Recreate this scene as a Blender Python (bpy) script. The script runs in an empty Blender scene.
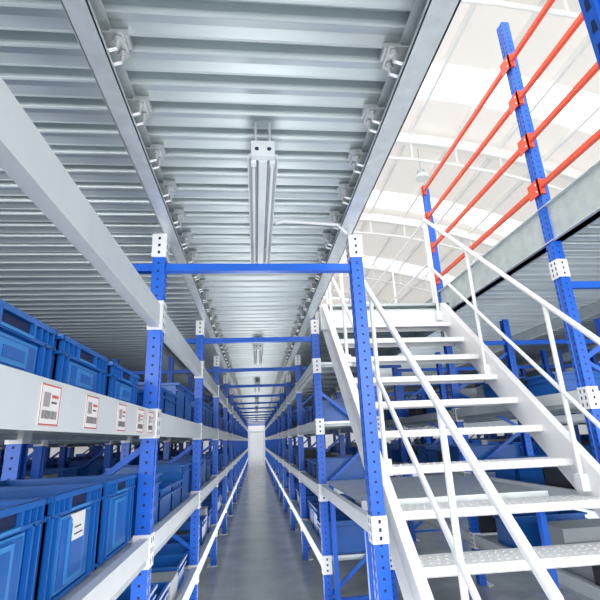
import bpy, math, random
from mathutils import Vector, Matrix
random.seed(7)
EYE=1.5
sc=bpy.context.scene
try:
    sc.view_settings.view_transform='Standard'
except Exception: pass

# ---------------- materials ----------------
def mat(name,col,rough=.5,metal=0.,noise=0.,nscale=8.,bump=0.,bscale=60.,emit=None,es=0.,spec=.5,stretch=None):
    m=bpy.data.materials.new(name); m.use_nodes=True
    nt=m.node_tree; n=nt.nodes; l=nt.links
    p=n['Principled BSDF']
    p.inputs['Base Color'].default_value=(*col,1)
    p.inputs['Roughness'].default_value=rough
    p.inputs['Metallic'].default_value=metal
    tc=n.new('ShaderNodeTexCoord'); mp=n.new('ShaderNodeMapping')
    l.new(tc.outputs['Object'],mp.inputs['Vector'])
    if stretch: mp.inputs['Scale'].default_value=stretch
    if noise>0:
        t=n.new('ShaderNodeTexNoise'); t.inputs['Scale'].default_value=nscale; t.inputs['Detail'].default_value=4
        l.new(mp.outputs[0],t.inputs['Vector'])
        r=n.new('ShaderNodeValToRGB')
        r.color_ramp.elements[0].position=.3; r.color_ramp.elements[1].position=.7
        r.color_ramp.elements[0].color=(*[c*(1-noise) for c in col],1)
        r.color_ramp.elements[1].color=(*[min(1,c*(1+noise*.5)) for c in col],1)
        l.new(t.outputs['Fac'],r.inputs['Fac']); l.new(r.outputs['Color'],p.inputs['Base Color'])
    if bump>0:
        t=n.new('ShaderNodeTexVoronoi'); t.inputs['Scale'].default_value=bscale
        l.new(tc.outputs['Object'],t.inputs['Vector'])
        b=n.new('ShaderNodeBump'); b.inputs['Strength'].default_value=bump; b.inputs['Distance'].default_value=.004
        l.new(t.outputs['Distance'],b.inputs['Height']); l.new(b.outputs['Normal'],p.inputs['Normal'])
    if emit:
        p.inputs['Emission Color'].default_value=(*emit,1); p.inputs['Emission Strength'].default_value=es
    return m
M={}
M['blue']=mat('blue_powder_coat',(.008,.125,.66),.33,0,.12,3)
M['slot']=mat('slot_dark',(.01,.02,.08),.7)
M['beam']=mat('beam_light_grey_paint',(.66,.70,.71),.4,0,.06,5)
M['galv']=mat('galvanised_steel',(.70,.75,.76),.36,.38,.12,14)
M['deck']=mat('galvanised_deck_sheet',(.62,.69,.70),.34,.38,.18,2.5,stretch=(.35,4,1))
M['galvd']=mat('galvanised_steel_dull',(.50,.56,.57),.45,.35,.15,10)
M['zinc']=mat('zinc_bolt',(.74,.75,.75),.3,.6)
M['white']=mat('white_powder_coat',(.85,.86,.87),.35,0,.04,4)
M['lampw']=mat('lamp_housing_white',(.68,.72,.73),.35,.1,.05,6)
M['tread']=mat('tread_plate',(.70,.72,.73),.4,.05,.10,60,.8,45)
M['orange']=mat('orange_rail_paint',(.85,.075,.02),.4,0,.08,4)
M['crate']=mat('blue_plastic_crate',(.007,.12,.46),.32,0,.12,6)
M['crate2']=mat('blue_plastic_pale',(.04,.25,.62),.4)
M['lab']=mat('label_white',(.82,.82,.80),.5)
M['red']=mat('label_red',(.60,.12,.10),.5)
M['ink']=mat('label_ink',(.10,.09,.09),.6)
M['patch']=mat('label_grey_patch',(.35,.33,.33),.6)
M['black']=mat('black_goods',(.03,.033,.038),.5)
M['greyg']=mat('grey_goods',(.35,.38,.40),.5)
M['floor']=mat('floor_epoxy',(.42,.44,.45),.22,0,.22,2.5)
M['wall']=mat('wall_panel',(.86,.87,.88),.6,0,.03,1)
M['roof']=mat('roof_sheet_glow',(.74,.70,.67),.6,0,.05,.6,emit=(1,.94,.90),es=.33)  # emission added to the opaque sheet so the roof looks overexposed
M['sky']=mat('skylight_panel',(.9,.9,.9),.4,emit=(1,1,1),es=1.4)
M['truss']=mat('truss_white_paint',(.94,.93,.92),.5,0,.03,1)
M['tube']=mat('lamp_tube',(.88,.90,.90),.25)

# ---------------- builder ----------------
class B:
    def __init__(s): s.v=[];s.f=[];s.m=[];s.sm=[];s.mats=[]
    def mi(s,k):
        if k not in s.mats: s.mats.append(k)
        return s.mats.index(k)
    def add(s,vs,fs,k,sm=False):
        o=len(s.v); s.v+= [tuple(a) for a in vs]; i=s.mi(k)
        for f in fs: s.f.append([o+j for j in f]); s.m.append(i); s.sm.append(sm)
    def box(s,x0,x1,y0,y1,z0,z1,k):
        vs=[(x,y,z) for z in(z0,z1) for y in(y0,y1) for x in(x0,x1)]
        s.add(vs,[(0,2,3,1),(4,5,7,6),(0,1,5,4),(2,6,7,3),(0,4,6,2),(1,3,7,5)],k)
    def frus(s,x0,x1,y0,y1,z0,z1,t,k):
        vs=[(x0+t,y0+t,z0),(x1-t,y0+t,z0),(x0+t,y1-t,z0),(x1-t,y1-t,z0),(x0,y0,z1),(x1,y0,z1),(x0,y1,z1),(x1,y1,z1)]
        s.add(vs,[(0,2,3,1),(4,5,7,6),(0,1,5,4),(2,6,7,3),(0,4,6,2),(1,3,7,5)],k)
    def bar(s,p,q,w,h,k,up=(0,0,1)):
        p=Vector(p);q=Vector(q);d=(q-p).normalized();u=Vector(up)
        r=d.cross(u).normalized();u=r.cross(d).normalized()
        vs=[]
        for c in(p,q):
            for a,b in((-1,-1),(1,-1),(1,1),(-1,1)): vs.append(c+r*(a*w/2)+u*(b*h/2))
        s.add(vs,[(3,2,1,0),(4,5,6,7),(0,1,5,4),(1,2,6,5),(2,3,7,6),(3,0,4,7)],k)
    def pipe(s,p,q,r,k,n=12):
        p=Vector(p);q=Vector(q);d=(q-p).normalized()
        a=Vector((0,0,1)) if abs(d.z)<.9 else Vector((1,0,0))
        u=d.cross(a).normalized();w=d.cross(u)
        vs=[]
        for c in(p,q):
            for i in range(n):
                t=2*math.pi*i/n; vs.append(c+u*(r*math.cos(t))+w*(r*math.sin(t)))
        s.add(vs,[(i,(i+1)%n,n+(i+1)%n,n+i) for i in range(n)],k,True)
        s.add(vs[:n],[tuple(range(n))[::-1]],k); s.add(vs[n:],[tuple(range(n))],k)
    def ball(s,c,r,k):
        vs=[];fs=[];N=10;R=6
        for i in range(R+1):
            a=math.pi*i/R
            for j in range(N):
                t=2*math.pi*j/N; vs.append((c[0]+r*math.sin(a)*math.cos(t),c[1]+r*math.sin(a)*math.sin(t),c[2]+r*math.cos(a)))
        for i in range(R):
            for j in range(N): fs.append((i*N+j,(i+1)*N+j,(i+1)*N+(j+1)%N,i*N+(j+1)%N))
        s.add(vs,fs,k,True)
    def run(s,pts,r,k):
        for a,b in zip(pts,pts[1:]): s.pipe(a,b,r,k)
        for a in pts: s.ball(a,r*1.02,k)
    def prismz(s,poly,z0,z1,k):
        n=len(poly); vs=[(x,y,z0) for x,y in poly]+[(x,y,z1) for x,y in poly]
        s.add(vs,[(i,(i+1)%n,n+(i+1)%n,n+i) for i in range(n)]+[tuple(range(n))[::-1],tuple(range(n,2*n))],k)
    def prismy(s,poly,y0,y1,k):
        n=len(poly); vs=[(x,y0,z) for x,z in poly]+[(x,y1,z) for x,z in poly]
        s.add(vs,[(i,(i+1)%n,n+(i+1)%n,n+i) for i in range(n)]+[tuple(range(n))[::-1],tuple(range(n,2*n))],k)
    def obj(s,name,loc=(0,0,EYE),parent=None):
        me=bpy.data.meshes.new(name); me.from_pydata(s.v,[],s.f)
        for k in s.mats: me.materials.append(M[k])
        me.polygons.foreach_set('material_index',s.m); me.polygons.foreach_set('use_smooth',s.sm)
        me.update()
        import bmesh
        bm=bmesh.new(); bm.from_mesh(me); bmesh.ops.recalc_face_normals(bm,faces=bm.faces); bm.to_mesh(me); bm.free()
        o=bpy.data.objects.new(name,me); sc.collection.objects.link(o); o.location=loc
        if parent: o.parent=parent
        return o

FL=-1.5
# upright: perforated C section; sx=+1 -> perforated face looks toward +x
def upright(b,x,y,z0,z1,sx,k='blue',slots=True,w=.082,d=.072):
    h=w/2
    P=[(-h,0),(-.014,0),(-.009,-.010),(.009,-.010),(.014,0),(h,0),(h,-d),(h-.020,-d),(h-.020,-d+.006),(h-.005,-d+.006),(h-.005,-.006),
       (-h+.005,-.006),(-h+.005,-d+.006),(-h+.020,-d+.006),(-h+.020,-d),(-h,-d)]
    b.prismz([(x+sx*q,y+p) for p,q in P],z0,z1,k)
    if slots:
        z=z0+.05
        while z<z1-.03:
            for yy in(-.027,.027):
                xx=x+sx*.0006
                b.add([(xx,y+yy-.006,z),(xx,y+yy+.006,z),(xx,y+yy+.004,z+.026),(xx,y+yy-.004,z+.026)],[(0,1,2,3)],'slot')
            for s2 in(-1,1):
                yy=y+s2*(h+.0006); xc=x-sx*d*.5
                b.add([(xc-.006,yy,z+.012),(xc+.006,yy,z+.012),(xc+.006,yy,z+.024),(xc-.006,yy,z+.024)],[(0,1,2,3)],'slot')
            z+=.05
def connector(b,x,y,zc,sx,h=.15,k='white',holes=True):
    # wrap-around bolted plate at a beam/post joint
    b.box(min(x-sx*.078,x+sx*.006),max(x-sx*.078,x+sx*.006),y-.047,y+.047,zc-h/2,zc+h/2,k)
    if holes:
        for dz in(-.3,0,.3):
            for s2 in(-1,1):
                yy=y+s2*.0476; xc=x-sx*.036
                b.add([(xc-.007,yy,zc+dz*h-.009),(xc+.007,yy,zc+dz*h-.009),(xc+.007,yy,zc+dz*h+.009),(xc-.007,yy,zc+dz*h+.009)],[(0,1,2,3)],'slot')
                xx=x+sx*.0066
                yc=y+s2*.02
                b.add([(xx,yc-.006,zc+dz*h-.012),(xx,yc+.006,zc+dz*h-.012),(xx,yc+.006,zc+dz*h+.012),(xx,yc-.006,zc+dz*h+.012)],[(0,1,2,3)],'slot')

def shelf(b,xa,xb,y0,y1,zt,front_sx,k='galv'):
    lo,hi=min(xa,xb),max(xa,xb)
    for x in(lo,hi):
        s=1 if x==lo else -1
        b.box(min(x,x+s*.04),max(x,x+s*.04),y0+.045,y1-.045,zt-.085,zt,'beam')
        b.box(min(x+s*.006,x+s*.05),max(x+s*.006,x+s*.05),y0+.045,y1-.045,zt-.115,zt-.085,'galvd')
    n=4; L=(y1-y0-.1)/n
    for i in range(n):
        ya=y0+.05+i*L
        b.box(lo+.042,hi-.042,ya,ya+L-.006,zt-.035,zt-.012,k)
        b.box(lo+.06,hi-.06,ya+.03,ya+.05,zt-.06,zt-.035,'galvd')
        b.box(lo+.06,hi-.06,ya+L-.05,ya+L-.03,zt-.06,zt-.035,'galvd')

def rack(name,xa,xb,ys,levels,topa,topb,slot_lim=9,brace=True,skipbay=()):
    b=B()
    lo,hi=min(xa,xb),max(xa,xb)
    for y in ys:
        ta=topa(y) if callable(topa) else topa; tb=topb(y) if callable(topb) else topb
        for x,sx,t in((xa,1 if xa>xb else -1,ta),(xb,1 if xb>xa else -1,tb)):
            upright(b,x,y,FL,t,sx,slots=y<slot_lim)
            b.box(x-sx*.09-.02,x-sx*.09+.11 if sx>0 else x+.13,y-.07,y+.07,FL,FL+.008,'zinc')
            for z in levels:
                if z<t: connector(b,x,y,z-.06,sx,.15,holes=y<slot_lim)
        if brace:
            tt=min(ta,tb)-.1; z=FL+.15; f=True
            while z+.45<tt:
                b.bar((lo+.05,y,z if f else z+.45),(hi-.05,y,z+.45 if f else z),.03,.03,'blue'); z+=.45; f=not f
            b.bar((lo+.05,y,FL+.12),(hi-.05,y,FL+.12),.03,.03,'blue')
    for i,(y0,y1) in enumerate(zip(ys,ys[1:])):
        if i in skipbay: continue
        for z in levels:
            shelf(b,xa,xb,y0,y1,z,1)
    return b

# ---------------- crates ----------------
def crate(b,x0,x1,y0,y1,z0,z1,face=1,hi=True,k='crate',lab=False):
    t=.012
    h=z1-z0
    b.frus(x0+t,x1-t,y0+t,y1-t,z0,z0+.012,.0,k)
    for (a,c,d,e) in((x0,x0+t,y0,y1),(x1-t,x1,y0,y1),(x0,x1,y0,y0+t),(x0,x1,y1-t,y1)):
        b.box(a+ (.006 if a==x0 else 0),c-(.006 if c==x1 else 0),d+(.006 if d==y0 else 0),e-(.006 if e==y1 else 0),z0,z1-.01,k)
    def rim(za,zb,o):
        b.box(x0-o,x1+o,y0-o,y0+.006,za,zb,k); b.box(x0-o,x1+o,y1-.006,y1+o,za,zb,k)
        b.box(x0-o,x0+.006,y0,y1,za,zb,k); b.box(x1-.006,x1+o,y0,y1,za,zb,k)
    rim(z1-.016,z1,.012)
    if not hi: 
        rim(z1-.06,z1-.05,.008); return
    rim(z1-.062,z1-.052,.010); rim(z0+.012,z0+.022,.006)
    for yy,s in((y0,-1),(y1,1)):
        n=9
        for i in range(n):
            xx=x0+.02+(x1-x0-.04)*i/(n-1)
            b.box(xx-.004,xx+.004,min(yy,yy+s*.010),max(yy,yy+s*.010),z0+.02,z1-.055,k)
        for i in range(n+5):
            xx=x0+.02+(x1-x0-.04)*i/(n+4)
            b.box(xx-.003,xx+.003,min(yy,yy+s*.011),max(yy,yy+s*.011),z1-.052,z1-.014,k)
    xx=x1 if face>0 else x0; s=face
    def fb(ya,yb,za,zb,o,kk):
        b.box(min(xx-s*.004,xx+s*o),max(xx-s*.004,xx+s*o),ya,yb,za,zb,kk)
    w=y1-y0; yc=(y0+y1)/2
    for i in range(12):
        yy=y0+.015+(w-.03)*i/11
        if abs(yy-yc)>.085: fb(yy-.003,yy+.003,z1-.052,z1-.014,.011,k)
    fb(yc-.08,yc+.08,z1-.048,z1-.018,.0008,'slot'); fb(yc-.09,yc-.08,z1-.056,z1-.012,.013,k); fb(yc+.08,yc+.09,z1-.056,z1-.012,.013,k)
    fb(yc-.08,yc+.08,z1-.058,z1-.050,.014,'crate2')
    for yy in(y0+.02,y0+.06,y1-.06,y1-.02): fb(yy-.005,yy+.005,z0+.02,z1-.055,.010,k)
    # plain moulded plaque (stand-in mark)
    zb=z0+.028; zt=z1-.070
    fb(yc-.13,yc+.13,zb,zt,.003,'crate2')
    fb(yc-.118,yc+.118,zb+.008,zt-.008,.006,'crate')
    fb(yc-.07,yc+.07,zb+.014,zt-.014,.010,'crate2')
    fb(yc-.052,yc+.052,zb+.028,zt-.028,.012,'crate')
    if lab: fb(yc-.05,yc+.05,z1-.15,z1-.07,.013,'lab'); fb(yc-.035,yc+.035,z1-.135,z1-.13,.0135,'ink'); fb(yc-.035,yc+.02,z1-.115,z1-.11,.0135,'ink')

def crate_obj(x0,x1,y0,y1,z0,z1,lab=False):
    b=B(); cx,cy=(x0+x1)/2,(y0+y1)/2
    crate(b,x0-cx,x1-cx,y0-cy,y1-cy,0,z1-z0,1,True,'crate',lab)
    b.obj('plastic_crate',(cx,cy,z0+EYE))

YS=[2.5+2*i for i in range(-1,15)]
XL=-.522; XLr=-1.25
XR=.592; XRr=1.25
LV=[.17,-.43,-1.03]

# ---------------- left rack ----------------
b=rack('rack',XL,XLr,YS,LV,1.20,lambda y:1.20 if y>6 else .25)
for y0,y1 in zip(YS,YS[1:]):
    b.box(XL-.05,XL-.01,y0+.045,y1-.045,.63,.76,'beam')
    b.box(XL-.062,XL-.05,y0+.045,y1-.045,.63,.645,'beam')
    b.box(XL-.062,XL-.05,y0+.045,y1-.045,.745,.76,'beam')
    b.box(XL-.003,XL+.001,y0+.047,y1-.047,.045,.172,'beam')
for y in YS:
    connector(b,XL,y,.70,1,.17); connector(b,XL,y,1.13,1,.15)
b.obj('storage_rack')
YR=[y for y in YS if y>4]
b=rack('rack',XR,XRr,YR,LV+[.77],1.20,lambda y:1.16 if y>5 else .9)
for y in YR: connector(b,XR,y,1.12,-1,.15)
b.obj('storage_rack')
b=B()
for y in(.505,2.5):
    upright(b,XR,y,FL,1.20,-1); connector(b,XR,y,1.13,-1,.15)
    b.box(XR-.03,XR+.11,y-.07,y+.07,FL,FL+.008,'zinc')
connector(b,XR,2.5,-.46,-1,.13)
b.box(XR+.01,XR+.05,2.55,4.445,-.50,-.42,'beam')
b.obj('mezzanine_column')
b=B()
b.box(XR+.06,XR+1.30,2.95,4.42,-.40,-.385,'galv')
b.box(XR+.06,XR+1.30,2.95,2.965,-.44,-.40,'galv'); b.box(XR+.06,XR+1.30,4.40,4.42,-.50,-.40,'galv')
for x in(XR+.08,XR+1.24):
    for y in(2.99,4.35): b.box(x,x+.04,y,y+.04,FL,-.40,'blue')
b.obj('work_table')

def goods(bc,bk,xa,xb,y0,y1,levels,dens=.7):
    for z in levels:
        y=y0+.08
        while y<y1-.45:
            r=random.random()
            zz=z-.008
            if r<dens*.74:
                crate(bc,min(xa,xb)+.08,max(xa,xb)-.06,y,y+.38,zz,zz+random.choice([.18,.24,.28]),hi=False)
                y+=.42
            elif r<dens*.87:
                w=random.uniform(.2,.38);h=random.uniform(.15,.30)
                bk.box(min(xa,xb)+random.uniform(.06,.15),max(xa,xb)-random.uniform(.05,.12),y,y+w,zz,zz+h,random.choice(['greyg','greyg','black'])); y+=w+.03
            elif r<dens:
                w=.3
                for q in range(3):
                    bk.box(min(xa,xb)+.06+q*.17,min(xa,xb)+.2+q*.17,y,y+w,zz,zz+random.uniform(.08,.22),'black')
                y+=w+.04
            else: y+=.3
bc=B(); bk=B()
for y0,y1 in zip(YS,YS[1:]):
    if y0>2: goods(bc,bk,XL,XLr,y0,y1,LV,.85)
for y0,y1 in zip(YR,YR[1:]): goods(bc,bk,XR,XRr,y0,y1,LV,.8)
top=lambda y:1.20 if y>6 else .6
for xa,xb in((-2.6,-1.95),(-3.4,-2.75),(-4.75,-4.1),(-5.6,-4.9)):
    yy=YS[1:9]
    rack('rack',xb,xa,yy,LV,top,top,slot_lim=0).obj('storage_rack')
    for y0,y1 in zip(yy,yy[1:]): goods(bc,bk,xa,xb,y0,y1,LV,.7)
YQ=[2.9,5.0,7.1,9.2,11.3,13.4,15.5]
def topq(y): return 3.55 if y<4 else (3.12 if y<6 else 1.3)
b=rack('rack',2.26,3.1,YQ,[-.43,-1.03,.25],topq,1.3,slot_lim=9)
for y in YQ: connector(b,2.26,y,1.14,-1,.14)
b.obj('storage_rack')
for y0,y1 in zip(YQ,YQ[1:]): goods(bc,bk,2.26,3.1,y0,y1,[-.43,-1.03,.25],.7)
for xa,xb in((4.3,5.0),(5.2,5.9),(7.1,7.8)):
    rack('rack',xa,xb,YQ,[.17,-.43,-1.03],1.3,1.3,slot_lim=0).obj('storage_rack')
    for y0,y1 in zip(YQ,YQ[1:]): goods(bc,bk,xa,xb,y0,y1,LV,.7)
bc.obj('stored_plastic_crates'); bk.obj('stored_goods')

# near crates
for (y0,y1) in((.45,.89),(.93,1.37),(1.42,1.86),(1.93,2.36)):
    crate_obj(-1.19,-.61,y0,y1,.162,.345)
for i,(y0,y1) in enumerate(((.50,.94),(.98,1.42),(1.46,1.90),(1.95,2.39))):
    crate_obj(-1.19,-.60,y0,y1,-.438,-.13,lab=(i==2))

# shelf labels on the fascia
for y in(.85,1.2,1.50,1.83,2.12,2.32):
    b=B()
    b.box(0,.002,-.055,.055,-.05,.05,'lab')
    b.box(.002,.0024,-.055,.055,.046,.05,'red'); b.box(.002,.0024,-.055,.055,-.05,-.046,'red')
    b.box(.002,.0024,-.055,-.052,-.05,.05,'red'); b.box(.002,.0024,.052,.055,-.05,.05,'red')
    b.box(.002,.0026,-.04,-.005,-.005,.03,'patch')
    b.box(.002,.0026,.005,.042,.018,.026,'red'); b.box(.002,.0026,.005,.035,.004,.009,'ink')
    yy=-.042
    while yy<.042:
        w=random.choice([.0015,.003,.0045]); b.box(.002,.0026,yy,yy+w,-.034,-.014,'ink'); yy+=w+.003
    b.obj('shelf_label',(XL+.0015,y,.108+EYE))

# ---------------- mezzanine deck ----------------
DZ=1.33
def deck(b,x0,x1,y0,y1,dz=0,k='deck'):
    p=.15; y=y0; pr=[]; D=DZ+dz
    while y<y1:
        pr+=[(y,D+.014),(y+.005,D),(y+.012,D-.004),(y+.018,D),(y+.052,D+.008),(y+.090,D),(y+.096,D-.004),(y+.102,D),(y+.105,D+.014),(y+.110,D+.046),(y+.144,D+.046)]
        y+=p
    n=len(pr); vs=[(x0,a,z) for a,z in pr]+[(x1,a,z) for a,z in pr]
    b.add(vs,[(i,i+1,n+i+1,n+i) for i in range(n-1)],k)
    b.box(x0,x1,y0,y1,D+.052,D+.08,'galvd')
b=B()
YE=29.0
deck(b,-.535,.605,-1.0,YE)
deck(b,-6.4,-.545,-1.0,YE)
deck(b,.62,2.2,4.60,YE)
deck(b,2.36,9.5,-1.0,20,.17)
b.box(-.56,-.52,-1,YE,1.384,1.412,'galvd')
b.obj('ceiling_mezzanine_deck')
def cchan(b,x,y0,y1,s,z0=1.205,z1=1.325,w=.065):
    b.box(x-.003,x+.003,y0,y1,z0,z1,'galvd')
    xx=x+s*w
    for za,zb in((z0,z0+.004),(z1-.004,z1)): b.box(min(x,xx),max(x,xx),y0,y1,za,zb,'galv')
    b.box(min(xx,xx-s*.004),max(xx,xx-s*.004),y0,y1,z0,z0+.02,'galv'); 
b=B()
cchan(b,-.535,-1,YE,1,w=.072); cchan(b,.608,-1,YE,-1,w=.088)
b.box(.606,.612,-1,YE,1.205,1.412,'galv')
for x in(-1.25,-2.6,-4.1,-5.5): cchan(b,x,5.5,YE,1)
b.box(2.28,2.35,-1,20,1.36,1.66,'galvd'); b.box(2.25,2.37,-1,20,1.36,1.366,'galv'); b.box(2.25,2.37,-1,20,1.654,1.66,'galv')
b.box(2.16,2.22,4.6,20,1.2,1.42,'galvd')
for x in(4.3,5.9,7.5): cchan(b,x,-1,20,1,1.36,1.495)
b.box(.66,2.2,4.60,4.64,1.17,1.325,'white')
b.obj('deck_support_beams')
# hook bolts
b=B()
y=.6
while y<14:
    for x,s in((-.44,1),(.495,-1)):
        b.box(x-.03,x+.03,y-.03,y+.03,1.300,1.324,'zinc')
        for dy in(-.028,.028):
            b.pipe((x,y+dy,1.24),(x,y+dy,1.31),.008,'zinc',8); b.pipe((x,y+dy,1.265),(x,y+dy,1.282),.016,'zinc',6)
            b.pipe((x,y+dy,1.243),(x-s*.05,y+dy,1.225),.007,'zinc',8)
        b.box(x-s*.05-.02 if s>0 else x-.02,x+.02 if s>0 else x+.07,y-.05,y+.05,1.286,1.292,'zinc')
    y+=.3
b.obj('deck_hook_bolts')
b=B()
for y in YS:
    if y<2: continue
    b.box(XL-.2,XR+.0,y-.018,y+.018,.972,1.022,'blue')
    b.box(XL-.2,XR,y-.03,y-.018,.972,.976,'blue')
    if y>6: b.box(-6,XL-.2,y-.018,y+.018,.972,1.022,'blue'); b.box(XR+.1,2.2,y-.018,y+.018,.972,1.022,'blue')
for y in YQ: b.box(2.3,8,y-.018,y+.018,.99,1.04,'blue')
b.obj('cross_tie_beams')

# ---------------- batten lights ----------------
for i,y0 in enumerate([1.62,5.7,9.8,13.9,18,22,26]):
    b=B(); L=1.22
    b.prismy([(-.018,-.052),(.018,-.052),(.026,.0),(-.026,.0)],0,L,'lampw')
    for s in(-1,1):
        b.prismy([(s*.024,-.004),(s*.062,-.040),(s*.066,-.040),(s*.066,-.020),(s*.026,.006)],0,L,'lampw')
        b.pipe((s*.040,.04,-.046),(s*.040,L-.04,-.046),.008,'tube')
        b.box(s*.040-.011,s*.040+.011,.0,.03,-.060,-.02,'lampw'); b.box(s*.040-.011,s*.040+.011,L-.03,L,-.060,-.02,'lampw')
    b.box(-.050,.050,-.03,.0,-.045,.03,'lampw')
    for s in(-1,1): b.pipe((s*.026,-.032,-.01),(s*.026,-.028,-.01),.009,'slot'); b.pipe((s*.03,-.02,0),(s*.03,-.02,.13),.006,'zinc',8); b.pipe((s*.03,L-.1,0),(s*.03,L-.1,.13),.006,'zinc',8)
    b.obj('batten_light',(.042,y0,1.19+EYE))
b=B(); b.run([(.13,2.3,1.20),(.17,2.30,1.215),(.50,2.34,1.215),(.56,2.4,1.19)],.010,'white'); b.obj('cable_conduit')

# ---------------- staircase ----------------
root=bpy.data.objects.new('staircase',None); sc.collection.objects.link(root)
RISE=.2185; RUN=.243; xa,xb=.78,2.06
b=B()
for k in range(1,13):
    y=4.58-RUN*k; z=1.34-RISE*k
    b.box(xa,xb,y,y+.235,z-.006,z,'tread')
    b.box(xa,xb,y,y+.006,z-.045,z-.006,'white'); b.box(xa,xb,y+.229,y+.235,z-.045,z-.006,'white')
    b.box(xa,xb,y,y+.022,z-.047,z-.043,'white')
    n=26
    for i in range(n):
        for j in range(3):
            xx=xa+.04+(xb-xa-.08)*(i+.5*(j%2))/n; yy=y+.05+j*.065
            b.bar((xx-.009,yy-.006,z+.001),(xx+.009,yy+.006,z+.001),.007,.004,'tread')
    for x,s in((xa,1),(xb,-1)):
        b.box(min(x,x+s*.005),max(x,x+s*.005),y+.02,y+.21,z-.06,z-.006,'white')
o=b.obj('treads'); o.parent=root
b=B()
def nose(y): return .8992*(y-4.58)+1.34
for x,s in((xa,-1),(xb,1)):
    p=Vector((x+s*.006,1.55,nose(1.55)-.06)); q=Vector((x+s*.006,4.59,nose(4.59)-.06))
    b.bar(p,q,.010,.24,'white')
    d=(q-p).normalized(); u=Vector((0,-d.z,d.y))
    for e in(-.12,.12): b.bar(p+u*e+Vector((s*.025,0,0)),q+u*e+Vector((s*.025,0,0)),.055,.008,'white')
    b.box(min(x,x+s*.05),max(x,x+s*.05),1.42,1.66,-1.5,-1.44,'white')
    b.box(min(x,x+s*.08),max(x,x+s*.08),4.5,4.595,1.10,1.36,'white')
o=b.obj('stringers'); o.parent=root
b=B()
def rail(b,x,posts,ylo,yhi):
    for h,r in((1.11,.019),(.49,.015)):
        pts=[(x,ylo,nose(ylo)+h),(x,yhi,nose(yhi)+h)]
        if h>1: pts=[(x,ylo+.0,nose(ylo)+.49),]+pts+[(x,yhi+.06,nose(yhi)+h)]
        b.run(pts,r,'white')
    for y in posts:
        b.pipe((x,y,nose(y)-.10),(x,y,nose(y)+1.10),.016,'white')
        b.box(x-.03,x+.03,y-.03,y+.03,nose(y)-.12,nose(y)-.02,'white')
rail(b,.83,[1.98,2.95,3.9,4.55],1.35,4.58)
rail(b,2.04,[1.9,2.80,3.74,4.55],1.35,4.58)
o=b.obj('handrails'); o.parent=root

b=B()
for x in(.83,2.1):
    for h in(.55,1.1): b.run([(x,4.76,1.41+h),(x,7.5,1.41+h)],.014,'white')
    for y in(4.76,6.1,7.5): b.pipe((x,y,1.412),(x,y,2.5),.014,'white')
b.obj('landing_guardrail')

# orange guard rails
b=B()
for z in(1.82,2.25,2.68,3.08):
    b.box(2.24,2.272,.2,2.85,z-.016,z+.022,'orange'); b.box(2.24,2.272,2.95,4.955,z-.016,z+.022,'orange')
    for y in(2.9,5.0):
        b.box(2.236,2.243,y-.07,y+.07 if y<4 else y+.0,z-.06,z+.07,'orange')
        b.box(2.236,2.28,y-.068,y-.045,z-.06,z+.07,'orange')
        for dz in(-.03,.03): b.pipe((2.232,y-.03,z+dz),(2.237,y-.03,z+dz),.008,'lab',8)
b.obj('orange_guard_rails')

# ---------------- hall shell ----------------
b=B(); b.box(-12,16,-6,32,-.1,0,'floor'); b.obj('floor',(0,0,0))
b=B(); b.box(-12,16,32,32.2,0,10.5,'wall')
for i in range(56): b.box(-12+i*.5,-11.96+i*.5,31.97,32,0,10.5,'wall')
b.obj('wall_back',(0,0,0))
b=B(); b.box(-12.2,-12,-6,32,0,9,'wall'); b.obj('wall_left',(0,0,0))
b=B(); b.box(16,16.2,-6,32,0,9,'wall'); b.obj('wall_right',(0,0,0))
b=B(); b.box(-.45,.5,31.9,31.96,0,2.1,'white'); b.box(-.5,-.45,31.88,31.97,0,2.15,'beam'); b.box(.5,.55,31.88,31.97,0,2.15,'beam'); b.box(-.5,.55,31.88,31.97,2.1,2.15,'beam'); b.box(.38,.44,31.84,31.9,1.0,1.03,'zinc')
b.obj('door_1',(0,0,0))
cx,R,zc=3.0,20.0,-11.0
def arc(x,dr=0): return zc+math.sqrt((R+dr)**2-(x-cx)**2)
b=B(); N=40; xs=[-12+28*i/N for i in range(N+1)]
y=-6; i=0
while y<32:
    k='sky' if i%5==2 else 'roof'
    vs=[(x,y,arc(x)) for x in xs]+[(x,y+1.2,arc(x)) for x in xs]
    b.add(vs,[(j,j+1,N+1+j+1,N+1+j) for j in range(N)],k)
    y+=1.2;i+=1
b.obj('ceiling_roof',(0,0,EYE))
b=B()
for y in range(-4,32,5):
    for a,c in zip(xs,xs[1:]):
        b.bar((a,y,arc(a)-.28),(c,y,arc(c)-.28),.16,.34,'truss')
    for a,c in zip(xs[::2],xs[2::2]):
        b.pipe((a,y,arc(a)-1.0),(c,y,arc(c)-1.0),.05,'truss',8)
        b.pipe((a,y,arc(a)-1.0),(a,y,arc(a)-.4),.03,'truss',8)
for x in xs[::2]:
    b.bar((x,-6,arc(x)-.09),(x,32,arc(x)-.09),.08,.16,'truss')
b.obj('roof_trusses')
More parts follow.
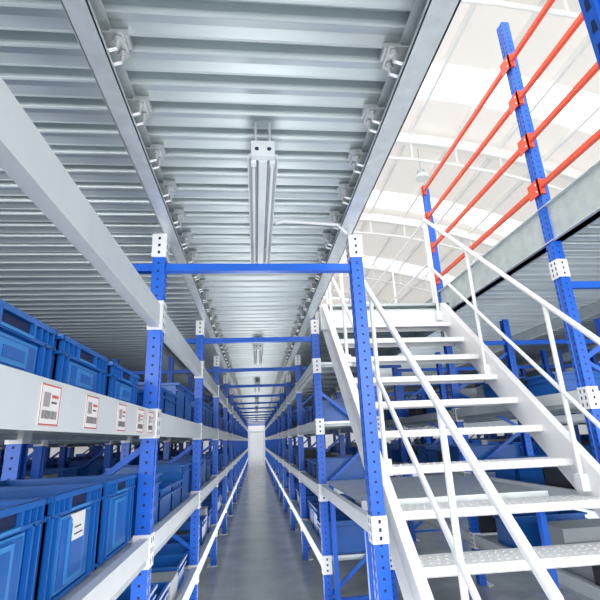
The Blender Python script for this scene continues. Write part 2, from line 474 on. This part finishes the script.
for (x,y) in((5,11),(5,21),(9,16)):
    b=B(); b.pipe((0,0,0),(0,0,-.8),.015,'galvd',6); b.pipe((0,0,-.8),(0,0,-.95),.12,'galvd'); b.pipe((0,0,-.95),(0,0,-1.05),.2,'white')
    b.obj('high_bay_lamp',(x,y,arc(x)-1.0+EYE+.4))

# ---------------- lights ----------------
w=bpy.data.worlds.new('World'); sc.world=w; w.use_nodes=True
bg=w.node_tree.nodes['Background']; bg.inputs[0].default_value=(.97,.99,1,1); bg.inputs[1].default_value=1.8
def area(name,loc,rot,sx,sy,e,col=(1,1,1)):
    l=bpy.data.lights.new(name,'AREA'); l.shape='RECTANGLE'; l.size=sx; l.size_y=sy; l.energy=e; l.color=col
    o=bpy.data.objects.new(name,l); o.location=loc; o.rotation_euler=rot; sc.collection.objects.link(o)
area('hall_fill',(1,-4.5,2.4),(math.radians(85),0,0),12,3.2,540)  # added fill lamp behind the camera, brightens deck underside and fronts
area('roof_daylight',(4,8,8.3),(0,0,0),10,16,600,(1,.98,.95))
area('end_wall_fill',(0,30.6,7.5),(math.radians(10),0,0),8,1.5,420)  # added fill lamp, only brightens the far end of the aisle
area('aisle_bounce_fill',(.04,16,.04),(math.pi,0,0),.9,30,235)  # added upward lamp at floor level, stands in for floor bounce under the deck
area('left_bounce_fill',(-3.7,6,.04),(math.pi,0,0),5,10,95)  # added upward fill imitating floor bounce below the left deck
area('right_bounce_fill',(3.7,8,.04),(math.pi,0,0),1,10,120)  # added upward fill imitating floor bounce behind the stairs

# ---------------- camera ----------------
cam=bpy.data.cameras.new('camera'); co=bpy.data.objects.new('camera',cam); sc.collection.objects.link(co)
cam.sensor_width=36; cam.lens=26.4; cam.clip_start=.05; cam.clip_end=200
Y=Vector((-44,-141,-440)).normalized(); Z=Vector((-60,1400,-442.6)); Z=(Z-Y*Z.dot(Y)).normalized(); X=Y.cross(Z)
m=Matrix(((X.x,X.y,X.z,0),(Y.x,Y.y,Y.z,0),(Z.x,Z.y,Z.z,EYE),(0,0,0,1)))
co.matrix_world=m
sc.camera=co
